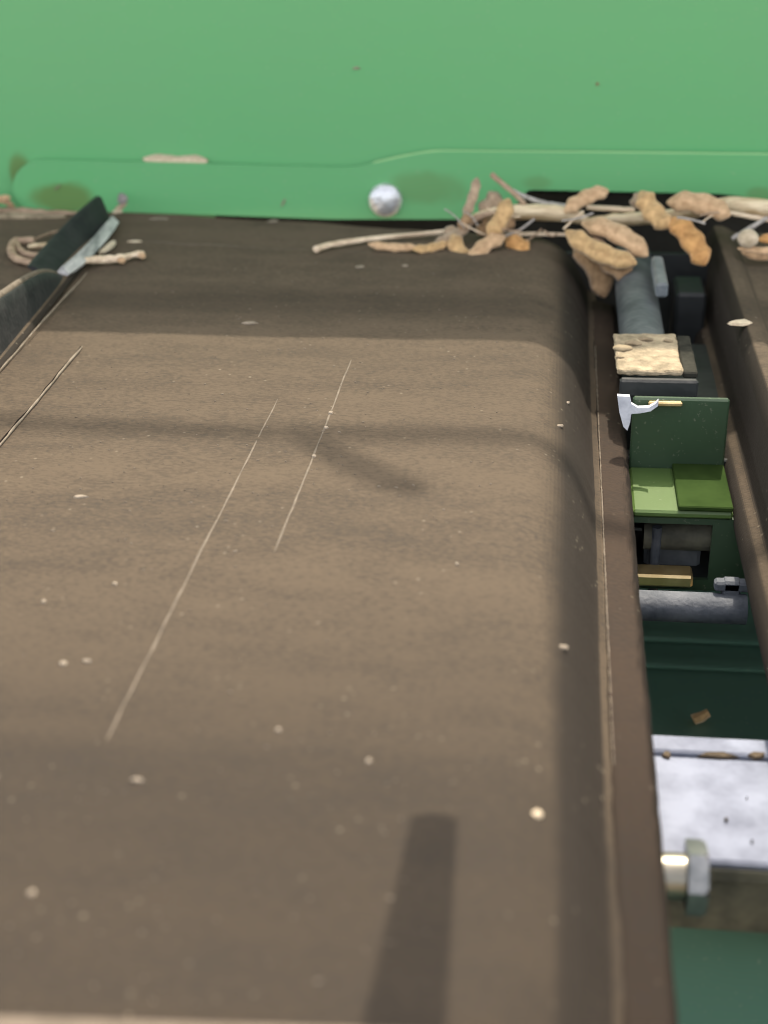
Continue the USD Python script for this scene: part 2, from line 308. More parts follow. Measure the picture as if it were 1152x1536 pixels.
for px in (260, 880):
    a = ay(px, 262, YF); obj('spacer', trimesh.creation.cylinder(.007, .0066, sections=20, transform=trimesh.transformations.translation_matrix([a[0], YF + .0035 + .0033, a[2]]) @ trimesh.transformations.rotation_matrix(np.pi / 2, [1, 0, 0])), 'shaded_frame_paint', t)
tick = [(423, 306), (428, 299), (430, 304), (425, 310)]
c = ay(425, 304, YF); fl = flake((0, 0, 0), S(14, YF), S(4, YF), 1.1, .0006, 5); v = fl.vertices
obj('dry_scrap', trimesh.Trimesh(np.stack([v[:, 0], -v[:, 2], v[:, 1]], 1) + c - [0, .0001, 0], fl.faces[:, ::-1], process=False), 'chaff', t)
c = ay(86, 281, YF); fl = flake((0, 0, 0), S(15, YF), S(3, YF), .6, .0006, 6); v = fl.vertices
obj('dry_scrap', trimesh.Trimesh(np.stack([v[:, 0], -v[:, 2], v[:, 1]], 1) + c - [0, .0001, 0], fl.faces[:, ::-1], process=False), 'chaff', t)

t = thing('carriage_bolt', 'shiny silver domed bolt head in the green plate', 'bolt', loc=ay(578, 300, YF))
c = ay(578, 300, YF); r = S(26, YF)
a = np.linspace(0, np.pi / 2, 12); prof = np.stack([np.sin(a) * r, np.cos(a) * r * .62], 1); prof = np.vstack([prof, [r * 1.0, -.001], [0, -.001]])
d = trimesh.creation.revolve(prof[::-1], sections=48)
d = d.subdivide(); v = d.vertices; n_ = v / (np.linalg.norm(v, axis=1, keepdims=True) + 1e-9)
v = v + n_ * (meshkit.fbm(v * 260, 3, 4) - .5)[:, None] * .0011 * (v[:, 2:3] > .0005)
d = trimesh.Trimesh(np.stack([v[:, 0], -v[:, 2], v[:, 1]], 1) + c, d.faces, process=False); d.fix_normals()
obj('head', d, 'bolt_steel', t, smooth=60)
obj('shank', trimesh.creation.cylinder(.005, .02, sections=16, transform=trimesh.transformations.translation_matrix(c + [0, .0105, 0]) @ trimesh.transformations.rotation_matrix(np.pi / 2, [1, 0, 0])), 'hex_steel', t)

# ------------------------------------------------------------------ the main belt
t = thing('conveyor_belt', 'wide dusty brown rubber belt filling most of the picture', 'conveyor belt')
MB = t
aa = np.radians(np.linspace(0, 55, 18)); XC, RC = -.018, .038
prof = np.vstack([np.stack([np.linspace(-.75, XC, 190)[:-1], np.zeros(189)], 1),
                  np.stack([XC + RC * np.sin(aa), RC * np.cos(aa) - RC], 1),
                  [[.0180, -.0255], [.0208, -.0318], [.0232, -.0352], [.0258, -.0366], [.0290, -.0372]]])
Ys = np.linspace(.16, 1.0, 260)
bump = lambda X, Y: (meshkit.fbm(np.stack([X * 6, Y * 14, 0 * X], -1), 4, 3) - .5) * .0022 + (meshkit.fbm(np.stack([X * 40, Y * 90, 0 * X], -1), 3, 9) - .5) * .0006 
skew = lambda X, Y: (np.interp(X, [-.6, -.33, -.171, -.05, 0, .03], [.040, .0385, .014, -.012, -.022, -.031]) + .0012 * np.sin(X * 60)) * np.clip((Y - .75) / .25, 0, 1)
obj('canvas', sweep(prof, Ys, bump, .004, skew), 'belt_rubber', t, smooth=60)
# outer strip beside the rounded end
sp = np.array([[.0258, -.0376], [.0266, -.0364], [.0282, -.0359], [.034, -.0368], [.0400, -.0388], [.0428, -.0425], [.0434, -.052], [.0434, -.11]])
from scipy.interpolate import PchipInterpolator
s = np.linspace(0, len(sp) - 1, 40); sp = PchipInterpolator(np.arange(len(sp)), sp)(s)
sm = lambda y_: bump(np.array(.0), np.array(y_)) * 0
obj('edge_line', tube([(.0270, y_, -.0361) for y_ in np.linspace(.42, .86, 24)], .00032, 6, 240, rough=1.6), 'chalk_line', t)
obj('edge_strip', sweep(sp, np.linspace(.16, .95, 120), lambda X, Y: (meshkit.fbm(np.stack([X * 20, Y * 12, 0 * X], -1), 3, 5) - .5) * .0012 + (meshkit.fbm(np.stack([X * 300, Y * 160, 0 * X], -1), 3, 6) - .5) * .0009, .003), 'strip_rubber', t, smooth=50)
# raised creases along the belt
def lift(pts, dz=0.0): return [az(px, py, dz) + [0, 0, bump(np.array(az(px, py)[0]), np.array(az(px, py)[1]))] for px, py in pts]
def along(a, b, n=14, dz=0.0, jit=1.0):
    q = np.linspace(a, b, n) + rng.uniform(-jit, jit, (n, 2)); return lift([tuple(p) for p in q], dz)
obj('crease', ribbon(along((160, 1110), (416, 598), 30, 0.0, .5), .0010, .00018), 'chalk_line', t, smooth=True)
obj('crease', ribbon(along((412, 828), (527, 540), 22, 0.0, .5), .0010, .00018), 'chalk_line', t, smooth=True)
obj('crease', ribbon(along((215, 363), (560, 378), 12), .0012, .0003), 'chalk_line', t, smooth=True)
# overlapping layers of canvas at the left: each a thin sheet with its own edge
def layer(p0, p1, left, th):
    a, b = az(*p0), az(*p1); n = 24; q = np.linspace(a, b, n); q += np.c_[rng.uniform(-.0005, .0005, n), np.zeros((n, 2))]
    l = q.copy(); l[:, 0] = left; zz = np.array([bump(np.array(p[0]), np.array(p[1])) for p in q])
    top = np.c_[q[:, :2], zz + th]; foot = np.c_[q[:, :2] + [th * .4, 0], zz - .002]; lt = np.c_[l[:, :2], np.full(n, th + .0012)]
    V = np.vstack([foot, top, lt]); f = []
    for i in range(n - 1):
        for r_ in (0, 1): a0 = r_ * n + i; f += [[a0, a0 + 1, a0 + n + 1], [a0, a0 + n + 1, a0 + n]]
    me = trimesh.Trimesh(V, f, process=False)
    if me.face_normals[:, 2].sum() < 0: me.invert()
    return me
obj('canvas_overlap', layer((-140, 830), (122, 522), -.75, .0012), 'belt_rubber', t, smooth=30)
obj('crease', ribbon(along((-60, 738), (124, 520), 22, .0012, .3), .0010, .0008), 'pale_line', t, smooth=True)
obj('canvas_overlap', layer((-200, 775), (150, 372), -.75, .0032), 'belt_rubber', t, smooth=30)
obj('crease', ribbon(along((-40, 600), (131, 408), 22, .0032, .3), .0009, .0007), 'pale_line', t, smooth=True)

# the cleat: two blades standing on the belt
def blade(base, top, th, roundtop=0.0, n=20):
    """A standing rubber blade: pixel polylines of its foot (on the belt) and of its upper edge, same number of points."""
    B = [az(*p) for p in base]; T = [ay(*p, Y) for p, Y in top]
    from scipy.interpolate import PchipInterpolator as PI_
    k = np.arange(len(B)); s = np.linspace(0, len(B) - 1, n); B = PI_(k, np.array(B))(s); T = PI_(k, np.array(T))(s)
    rows = 5; ring = []
    for i in range(n):
        pr = []; up = T[i] - B[i]; side = np.array([1.0, 0, 0]) * th / 2
        h = np.linspace(0, 1, rows)
        for u in h: pr.append(B[i] + up * u + side * (1.5 - .5 * u))
        pr.append(T[i] + up * .05 + side * .35); pr.append(T[i] + up * .05 - side * .35)
        for u in h[::-1]: pr.append(B[i] + up * u - side * (1.5 - .5 * u))
        ring.append(pr)
    V = np.array(ring); m_ = V.shape[1]; V = V.reshape(-1, 3); f = []
    for i in range(n - 1):
        for j in range(m_):
            j2 = (j + 1) % m_; a0, b0, c0, d0 = i * m_ + j, i * m_ + j2, (i + 1) * m_ + j2, (i + 1) * m_ + j; f += [[a0, b0, c0], [a0, c0, d0]]
    V = np.vstack([V, V[:m_].mean(0), V[-m_:].mean(0)])
    for j in range(m_): f += [[len(V) - 2, (j + 1) % m_, j], [len(V) - 1, (n - 1) * m_ + j, (n - 1) * m_ + (j + 1) % m_]]
    me = trimesh.Trimesh(V, f, process=False); me.fix_normals(); return me
Yb = lambda p: az(*p)[1]
t = thing('belt_cleat', 'black rubber cleat standing across the belt at the left with a cut upper end', 'belt cleat')
fb = [(162, 338), (150, 356), (118, 388), (84, 428)]
ft = [((147, 296), Yb(fb[0])), ((128, 312), Yb(fb[1])), ((84, 356), Yb(fb[2])), ((46, 400), Yb(fb[3]))]
obj('upright_blade', blade(fb, ft, .0055), 'cleat_rubber', t, smooth=50)
nb = [(93, 424), (60, 462), (20, 510), (-40, 582), (-200, 770)]
nt = [((86, 413), Yb(nb[0])), ((50, 414), Yb(nb[1])), ((4, 443), Yb(nb[2])), ((-64, 492), Yb(nb[3])), ((-230, 660), Yb(nb[4]))]
obj('folded_blade', blade(nb, nt, .0075), 'cleat_rubber', t, smooth=50)
ed = [(160, 346), (140, 372), (112, 402), (84, 424)]
q = [az(*p) + [0.0055, 0, .0065] for p in ed]
obj('dusty_edge', tube([ay(*p, y_) + [0, 0, .0008] for p, y_ in nt], [.0014, .0022, .0024, .0024, .0024], 8, 24), 'chalk_line', t, smooth=50)
obj('worn_sheen_edge', tube(q, [.0046, .0055, .0053, .0046], 4, 24, flat=1.1, rough=.08, seed=3), 'worn_sheen_rubber', t, smooth=25)  # worn rubber; the silvery sky sheen is put into its pale colour
obj('foot', box(-.001, .001, -.001, .001, 0, .001) if False else cat(tube([az(*p) + [0, 0, .0025] for p in ((165, 336), (120, 388), (70, 452), (-30, 572), (-200, 770))], [.008] * 5, 8, 30, flat=.4)), 'belt_rubber', t, smooth=50)

# pale strip at the very front edge
t = thing('front_strip', 'pale blurred strip along the bottom edge of the picture in front of the belt', 'edge strip')
a, b = az(-20, 1520, .003), az(560, 1540, .003)
V = box(-.5, .02, .16, .30, .0012, .0030, .0008); v = V.vertices.copy()
s = (v[:, 0] - a[0]) / (b[0] - a[0]); v[:, 1] = np.where(v[:, 1] > .23, a[1] + s * (b[1] - a[1]) - (.30 - v[:, 1]), v[:, 1])
obj('trim', trimesh.Trimesh(v, V.faces, process=False), 'strip_dust', t)

# ------------------------------------------------------------------ the second belt at the right
t = thing('conveyor_belt', 'narrow visible edge of a second dark belt at the right of the gap', 'conveyor belt')
rp = np.array([[.135, -.12], [.108, -.080], [.0965, -.063], [.0950, -.055], [.0962, -.049], [.099, -.0455], [.1045, -.0425], [.1068, -.036], [.1075, -.025], [.108, -.010], [.110, -.002], [.1135, .0012], [.118, .001], [.123, -.001], [.128, -.0035], [.138, -.004], [.16, -.004], [.30, -.004], [.55, -.004]])
from scipy.interpolate import PchipInterpolator
s = np.linspace(0, len(rp) - 1, 110); rp = PchipInterpolator(np.arange(len(rp)), rp)(s)
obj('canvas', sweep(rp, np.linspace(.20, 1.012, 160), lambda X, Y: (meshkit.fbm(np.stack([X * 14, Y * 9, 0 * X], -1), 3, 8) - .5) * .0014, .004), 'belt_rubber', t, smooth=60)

# ------------------------------------------------------------------ what shows down in the gap
XL, XR = -.06, .20
t = thing('frame_floor', 'dark green painted pan of the frame seen at the bottom of the gap', 'metal pan')
zf = -.235
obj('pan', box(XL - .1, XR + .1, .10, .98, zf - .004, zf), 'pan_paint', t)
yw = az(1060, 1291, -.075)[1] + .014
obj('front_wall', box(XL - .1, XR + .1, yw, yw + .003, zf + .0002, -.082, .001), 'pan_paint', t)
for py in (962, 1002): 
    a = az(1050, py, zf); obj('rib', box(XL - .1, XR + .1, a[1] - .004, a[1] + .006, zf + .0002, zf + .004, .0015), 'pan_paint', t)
c = az(1047, 1086, zf)
x = tube([c + [-.003, 0, .003], c + [.006, .003, .007]], [.0035, .003], 8, 6, rough=.8, seed=4)
obj('dirt_clod', x, 'pod_tan', None, label='small tan clod of dirt lying on the dark green pan behind the bright beam', cat='dirt clod')

t = thing('cross_beam', 'bright galvanized beam crossing the gap at the lower right', 'metal beam')
zt = -.075
y1, y0 = az(1060, 1108, zt)[1], az(1060, 1291, zt)[1]
ym = az(1060, 1134, zt)[1]
obj('rear_flange', box(XL, XR, ym + .0008, y1, zt - .004, zt + .0012, .001), 'zinc_beam', t)
tp = box(XL, XR, y0, ym - .0008, zt - .004, zt, .0012)
obj('top_face', tp, 'zinc_beam', t)
zl = ay(1060, 1398, y0)[2]
obj('front_face', box(XL, XR, y0 + .0005, y0 + .004, zl, zt - .0042, .001), 'olive_steel', t)
obj('front_lip', box(XL, XR, y0 - .0012, y0 + .0003, ay(1060, 1318, y0)[2], zt - .003, .0004), 'olive_steel', t)
rs = np.random.default_rng(3); fl = []
for k in range(3):
    px, w = ((1000, 22), (1075, 75), (1135, 40))[k]
    fl.append(flake(az(px, 1135, zt) + [0, 0, .0002], S(w, .42), S(20, .42), .02, .0012, 20 + k))
for f_ in fl: obj('dirt_crust', f_, 'crust', t)
for px, py, w in ((1089, 1232, 8), (1128, 1265, 5), (1120, 1200, 3)): obj('dirt_crust', flake(az(px, py, zt) + [0, 0, .0002], S(w, .40), S(w * .9, .4), .5, .0014, px), 'crust', t)

t = thing('hex_bolt', 'steel hex bolt lying sideways in front of the bright beam', 'bolt')
yb = y0 - .022
ca, cb = ay(1028, 1315, yb), ay(1058, 1317, yb)
rh = S(54, yb, -.1) / 1.0
def xcyl(x0, x1, c, r, sec, rot=0.0):
    m_ = trimesh.creation.cylinder(r, x1 - x0, sections=sec); m_.apply_transform(trimesh.transformations.rotation_matrix(rot, [0, 0, 1])); m_.apply_transform(trimesh.transformations.rotation_matrix(np.pi / 2, [0, 1, 0])); m_.apply_translation([(x0 + x1) / 2, c[1], c[2]]); return m_
import manifold3d
hexm = trimesh.boolean.intersection([xcyl(ca[0], cb[0], ca, rh, 6, .25), trimesh.creation.revolve(np.array([[0, 0], [rh * .93, 0], [rh * 1.02, .0022], [rh * 1.02, cb[0] - ca[0] - .001], [rh * .99, cb[0] - ca[0]], [0, cb[0] - ca[0]]])[:, :], sections=40).apply_transform(trimesh.transformations.translation_matrix([cb[0], ca[1], ca[2]]) @ trimesh.transformations.rotation_matrix(-np.pi / 2, [0, 1, 0]))], engine='manifold')
obj('head', hexm, 'hex_steel', t, smooth=20)
obj('shank', xcyl(ca[0] - .05, ca[0] - .0002, ca + [0, 0, 0], rh * .62, 28), 'yellow_zinc', t, smooth=30)

t = thing('cross_tube', 'grey round tube crossing the gap below the dark opening', 'metal tube')
zt2 = -.085; c = az(1040, 911, zt2); rt = S(23, c[1], zt2)
obj('tube', xcyl(.03, .100, c, rt, 28), 'tube_steel', t, smooth=40)
e = ay(1095, 885, c[1] + .004)
obj('clip', cat(box(e[0] - .004, e[0] + .005, c[1] + .001, c[1] + .008, c[2] + rt * .6, e[2] + .006), box(e[0] - .008, e[0] + .011, c[1] + .001, c[1] + .0075, e[2], e[2] + .0055)), 'tube_steel', t)

# box frame with an opening, the lit ledge over it and the wall behind
zg = -.05
y1g, y0g = az(1000, 701, zg)[1], az(1000, 767, zg)[1]
t = thing('green_bracket', 'green painted bracket with a sunlit upper ledge and a dark opening below it', 'metal bracket')
obj('ledge', box(.0438, .0947, y0g, y1g - .0002, zg - .004, zg, .0012), 'frame_paint', t)
zt3 = ay(1000, 598, y1g)[2]
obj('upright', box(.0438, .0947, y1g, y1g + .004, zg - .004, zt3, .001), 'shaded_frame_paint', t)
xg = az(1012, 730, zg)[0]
obj('ledge_shade', box(xg, .0945, y0g + .0005, y1g - .0006, zg + .0002, zg + .003, .0006), 'ledge_shade_green', t)  # dark green piece painted in for shade on the right of the ledge
# the bent tab, its sun glint put into a bright gold colour
e = ay(995, 601, y1g); obj('bent_tab', box(e[0] - .008, e[0] + .010, y1g - .0025, y1g - .0002, e[2] - .0025, e[2], .0008), 'brass_glint', t)
zlo = ay(1000, 885, y0g)[2]
a, b = ay(945, 785, y0g), ay(1062, 872, y0g)
fr = sheet([(XL, zlo), (XR, zlo), (XR, zg - .0042), (XL, zg - .0042)], y0g + .001, y0g + .004, holes=[[(a[0], b[2]), (b[0], b[2]), (b[0], a[2]), (a[0], a[2])]])
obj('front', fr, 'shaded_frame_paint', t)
obj('housing', cat(box(a[0] - .02, b[0] + .02, y0g + .06, y0g + .063, b[2] - .0015, a[2] + .01), box(a[0] - .02, b[0] + .02, y0g + .0045, y0g + .0595, b[2] - .0045, b[2] - .002)), 'dark_steel', t)
c = ay(983, 830, y0g + .012); obj('pin', tube([c + [0, 0, -.028], c + [0, 0, .016]], .0026, 10), 'tube_steel', t)
c = ay(1010, 800, y0g + .02); obj('roller', xcyl(c[0] - .016, c[0] + .02, c, .009, 20), 'olive_steel', t, smooth=40)
c = ay(1005, 842, y0g + .02); obj('block', box(c[0] - .014, c[0] + .016, c[1], c[1] + .02, c[2] - .012, c[2] + .012, .002), 'grey_steel', t)
x0, x1 = ay(943, 862, y0g - .012), ay(1040, 868, y0g - .012)
obj('sill', box(x0[0] - .03, x1[0], y0g - .012, y0g + .0008, x0[2] - .007, x0[2], .0012), 'brass_glint', t)

# torn white plastic hook
t = thing('plastic_hook', 'white plastic hook poking out beside the belt edge above the green bracket', 'plastic hook')
yh = y1g - .008
hk = [(926, 594), (945, 595), (947, 606), (957, 612), (974, 611), (983, 606), (988, 601), (987, 609), (976, 617), (960, 620), (947, 621), (945, 634), (941, 646), (935, 640), (929, 618)]
obj('hook', sheet([tuple(ay(px, py, yh)[[0, 2]]) for px, py in hk][::-1], yh, yh + .003), 'white_plastic', t, smooth=20)
# dark cross bar and the dusty sunlit shelf above it
zs = -.003
ys0, ys1, ysb = az(985, 556, zs)[1], az(985, 505, zs)[1], az(985, 592, zs)[1]
t = thing('dusty_shelf', 'small dust-covered shelf between the two belts with a patch of sun on it', 'metal shelf')
ysm = az(985, 500, zs)[1]
sh = box(.0355, az(1020, 535, zs)[0], ys0, ysm, zs - .003, zs, .0008).subdivide_to_size(.002)
v = sh.vertices.copy(); q = np.stack([meshkit.fbm(v * 160 + k * 9.1, 3, 40 + k) - .5 for k in range(3)], 1); sh = trimesh.Trimesh(v + q * [.0034, .0034, .0022], sh.faces, process=False)
obj('shelf', sh, 'dusty_ledge', t, smooth=50)
obj('shelf_shade', box(az(1020, 535, zs)[0] + .0003, .0795, ys0 + .001, ysm, zs - .0045, zs - .001, .0008), 'shelf_shade_matte', t)  # dark piece standing in for the right belt's shadow on the shelf
for k, (px, py, w_) in enumerate(((934, 524, 26), (950, 517, 22), (968, 511, 20), (930, 538, 12), (1002, 513, 12))):
    c_ = az(px, py, zs); w_ = S(w_, c_[1]) / 2
    obj('dirt_lump', tube([c_ + [-w_, .001, .0005], c_ + [0, 0, .001], c_ + [w_, .0015, 0]], [w_ * .35, w_ * .6, w_ * .3], 9, 14, flat=.6, rough=.9, seed=30 + k), 'soil_stubble', t, smooth=60)
yq = ys0 - .001
obj('front_bar', box(.0372, .0795, yq - .005, yq, ay(985, 592, yq)[2], -.0065, .0012), 'dark_steel', t)
t = thing('steel_support', 'grey steel shaft and plate between the belt ends under the hanging pods', 'steel support')
c = az(955, 455, -.004); r = .0135
m_ = trimesh.creation.cylinder(r, .20, sections=32); m_.apply_transform(trimesh.transformations.rotation_matrix(np.pi / 2, [1, 0, 0])); m_.apply_translation([c[0] + .003, ysm + .002 + .10, c[2] - r])
obj('shaft', m_, 'dark_grey_steel', t, smooth=30)
obj('collar', box(c[0] - .022, c[0] + .055, ysm + .0012, ysm + .10, -.08, -.045, .002), 'dark_steel', t)
yk = .86
a, b = ay(983, 447, yk), ay(1009, 340, yk)
obj('upright_plate', box(a[0], b[0], yk, yk + .06, a[2], .006, .0015), 'grey_steel', t)
a = ay(1012, 440, yk + .03)
obj('dark_hole_fill', box(a[0] + .004, a[0] + .024, yk + .06, yk + .10, -.07, -.02, .002), 'dark_steel', t)  # dark block put in where there is only a dark hole
# deep back of the gap
obj('rear_wall', box(XL, XR, .985, .99, -.38, -.012, .001), 'dark_steel', t)

# ------------------------------------------------------------------ soybean plant debris
def pod(p0, p1, w, bend=0.0, nb=3, flat=.72, seed=0, beak=True):
    """A dry soybean pod: seed bulges, a curved flattened body, a stub at one end and a beak at the other."""
    p0, p1 = np.asarray(p0, float), np.asarray(p1, float); n, sides = 56, 24
    t_ = np.linspace(0, 1, n); L = np.linalg.norm(p1 - p0); ax = (p1 - p0) / L
    A = np.cross(ax, [0.05, -.85, .45]); A /= np.linalg.norm(A); B = np.cross(A, ax)
    Q = p0 + (p1 - p0) * t_[:, None] + A * (bend * L * 4 * t_ * (1 - t_))[:, None]
    r_ = np.minimum(1, (t_ / .2) ** .55) * np.minimum(1, ((1 - t_) / .18) ** .55) * (1 + .085 * -np.cos(2 * np.pi * nb * (t_ - .04)))
    r_ = np.maximum(r_, .1) * w / 2 / 1.16
    if beak: r_[-1] = r_[-2] * .35
    a_ = np.arange(sides) * 2 * np.pi / sides
    V = Q[:, None] + r_[:, None, None] * (np.cos(a_)[None, :, None] * A.reshape(1, 1, 3) + flat * np.sin(a_)[None, :, None] * B.reshape(1, 1, 3))
    D = V - Q[:, None]; V = V + D * (.06 * np.exp(-((a_ - .6) / .16) ** 2))[None, :, None]
    V = V + D * ((meshkit.fbm(V * 190 + seed * 11.7, 4, seed) - .5) * .24)[..., None]
    i, j = np.meshgrid(np.arange(n - 1), np.arange(sides), indexing='ij'); k = (j + 1) % sides
    q = np.stack([i * sides + j, i * sides + k, (i + 1) * sides + k, (i + 1) * sides + j], -1).reshape(-1, 4)
    V = np.vstack([V.reshape(-1, 3), Q[:1], Q[-1:]]); c0, c1 = len(V) - 2, len(V) - 1; j = np.arange(sides); k = (j + 1) % sides
    f = np.vstack([q[:, [0, 1, 2]], q[:, [0, 2, 3]], np.stack([np.full(sides, c0), k, j], 1), np.stack([np.full(sides, c1), (n - 1) * sides + j, (n - 1) * sides + k], 1)])
    me = trimesh.Trimesh(V, f, process=False); me.fix_normals(); return me
PN = [0]
def lying(p, w): return az(*p, S(w, .95) * .45 + (.0035 if p[0] < 135 else .001))[1]
def add_pod(t, a, b, w, m_, Ya=None, Yb_=None, bend=0.06, nb=3, label=None):
    PN[0] += 1
    if Ya is None: Ya, Yb_ = lying(a, w), lying(b, w)
    Yb_ = Yb_ or Ya
    return obj('pod', pod(ay(*a, Ya), ay(*b, Yb_), S(w, (Ya + Yb_) / 2), bend, nb, seed=PN[0]), m_, t, smooth=70, label=label)
def add_twig(t, pts, w, m_, Y=None, name='twig', rough=.35, flat=1.0):
    PN[0] += 1
    if Y is None: Y = [lying(p, np.max(w)) for p in pts]
    Y = np.broadcast_to(Y, (len(pts),)); w = np.broadcast_to(w, (len(pts),))
    return obj(name, tube([ay(*p, y_) for p, y_ in zip(pts, Y)], [S(q, y_) / 2 for q, y_ in zip(w, Y)], 10, 10 * len(pts), rough=rough, seed=PN[0], flat=flat), m_, t, smooth=60)

G = 'broken soybean plants lying along the back edge of the belts'
t = thing('soybean_stalk', 'thick pale dry bean stalk with a cluster of tan pods over the belt corner', 'bean stalk', G)
add_twig(t, [(708, 328), (740, 321), (800, 318), (850, 322), (884, 334)], [9, 17, 24, 23, 10], 'stalk_straw', .975, 'stem')
add_twig(t, [(690, 352), (705, 335), (720, 325), (745, 318)], [7, 9, 10, 7], 'twig_brown', .968)
add_twig(t, [(738, 262), (752, 274), (772, 291), (788, 308)], [9, 8, 8, 7], 'twig_brown', [.99, .985, .98, .975])
add_twig(t, [(768, 285), (795, 298), (825, 306), (858, 309)], [6, 7, 7, 5], 'twig_grey', .985)
add_twig(t, [(752, 352), (790, 351), (862, 352)], [5, 6, 5], 'twig_straw', .972)
add_twig(t, [(752, 356), (775, 347), (802, 328)], [4, 4, 3], 'twig_grey', .965)
add_pod(t, (764, 298), (733, 354), 30, 'pod_tan', .962, .95, -.06, 2)
add_pod(t, (722, 322), (748, 289), 32, 'pod_grey', .98, .99, .05, 2)
add_pod(t, (696, 328), (716, 266), 17, 'pod_grey', .975, .985, .04, 3)
add_pod(t, (706, 322), (690, 345), 18, 'pod_brown', .965, .96, .04, 2)
add_pod(t, (678, 352), (704, 392), 28, 'pod_tan', .955, .94, .08, 2)
add_pod(t, (758, 354), (702, 398), 26, 'pod_pink', .95, .935, .10, 3)
add_pod(t, (758, 358), (793, 379), 27, 'pod_orange', .958, .95, -.06, 2)
add_pod(t, (716, 352), (738, 330), 26, 'pod_brown', .972, .975, .04, 2)
add_pod(t, (846, 318), (913, 285), 26, 'pod_pink', .97, .98, -.06, 3)
add_pod(t, (872, 334), (972, 384), 34, 'pod_pink', .955, .925, -.08, 3)
add_pod(t, (848, 346), (955, 396), 34, 'pod_tan', .945, .915, .06, 3)
add_pod(t, (862, 362), (908, 446), 40, 'pod_brown', .955, .925, -.08, 2)
add_pod(t, (905, 385), (948, 416), 30, 'pod_brown', .935, .918, .05, 2)

add_pod(t, (690, 366), (668, 342), 22, 'pod_grey', .952, .965, .05, 2)
add_pod(t, (742, 338), (772, 330), 24, 'pod_brown', .965, .975, .05, 2)
add_pod(t, (888, 356), (930, 410), 32, 'pod_brown', .948, .925, .06, 2)
def fibres(n, xs, ys, Yr, seed):
    r_ = np.random.default_rng(seed)
    for k in range(n):
        x_, y_ = r_.uniform(*xs), r_.uniform(*ys); a_ = r_.uniform(-.9, .9); l_ = r_.uniform(18, 52); Y_ = r_.uniform(*Yr)
        add_twig(t, [(x_ - l_ / 2 * math.cos(a_), y_ - l_ / 2 * math.sin(a_)), (x_ + r_.normal(0, 3), y_ + r_.normal(0, 4)), (x_ + l_ / 2 * math.cos(a_), y_ + l_ / 2 * math.sin(a_))],
                 r_.uniform(1.6, 3.6), ('twig_straw', 'twig_brown', 'twig_grey')[k % 3], Y_, 'fibre')
fibres(7, (680, 800), (318, 372), (.945, .965), 21)
fibres(4, (820, 930), (320, 370), (.935, .96), 22)
t = thing('soybean_stalk', 'long dry bean stalk bridging the gap between the belts, with hanging orange pods', 'bean stalk', G)
add_twig(t, [(882, 333), (930, 329), (978, 326), (1020, 322), (1070, 311), (1110, 308), (1170, 315), (1260, 318)], [12, 19, 20, 18, 22, 25, 26, 22], 'stalk_straw', [.985, .985, .985, .985, .98, .975, .97, .97], 'stem')
add_twig(t, [(880, 311), (915, 313), (952, 315)], [7, 8, 7], 'twig_straw', .99)
add_twig(t, [(1088, 318), (1125, 325), (1175, 335)], [7, 7, 6], 'twig_straw', .965)
add_twig(t, [(1098, 358), (1120, 345), (1152, 326)], [6, 7, 6], 'twig_grey', .955)
add_pod(t, (960, 287), (1004, 342), 36, 'pod_tan', .965, .945, .05, 3)
add_pod(t, (1006, 326), (1058, 398), 38, 'pod_orange', .95, .925, -.06, 3)
add_pod(t, (1000, 303), (1096, 323), 36, 'pod_pink', .968, .955, -.08, 3)
add_pod(t, (950, 312), (962, 290), 22, 'pod_grey', .975, .98, .04, 2)

fibres(3, (950, 1110), (300, 345), (.935, .96), 23)
t = thing('split_pod', 'split reddish bean pod lying on the right belt below a cream bean', 'bean pod')
add_pod(t, (1106, 372), (1185, 366), 15, 'pod_pink', .938, .94, .10, 2)
add_pod(t, (1112, 379), (1180, 384), 13, 'pod_brown', .93, .935, .06, 2)
add_pod(t, (1136, 360), (1190, 345), 16, 'pod_orange', .945, .95, .05, 2)
c = ay(1122, 358, .938); b = trimesh.creation.icosphere(3, 1.0); b.apply_scale([S(15, .94), S(13, .94), S(14, .94)]); b.vertices *= 1 + .16 * (meshkit.fbm(b.vertices * 220, 3, 2) - .5)[:, None]; b.apply_translation(c)
obj('soybean', b, 'pod_pale', None, smooth=True, label='round cream coloured bean at the right picture edge on the split pod', cat='bean')

t = thing('broken_twig', 'thin pale broken twig with a flat pod pointing left across the belt', 'twig', G)
add_twig(t, [(474, 374), (492, 368), (560, 358), (640, 351), (700, 346)], [11, 9, 8, 7, 6], 'twig_straw', None, 'stem')
add_twig(t, [(560, 356), (620, 351), (690, 343)], [3, 4, 4], 'twig_straw', .968)
add_pod(t, (552, 366), (626, 371), 15, 'pod_pink', None, None, .03, 3)
add_pod(t, (618, 374), (672, 364), 16, 'pod_tan', None, None, .05, 3)
add_pod(t, (650, 366), (706, 338), 17, 'pod_grey', .95, .965, .04, 3)

t = thing('ledge_pod', 'dry pale bean pod tucked behind the top edge of the green plate at the left', 'bean pod')
obj('husk', pod(ay(214, 238, YP - .0032), ay(312, 241, YP - .0032), S(22, YF), .03, 2, .42, 77), 'pod_pale', t, smooth=70)

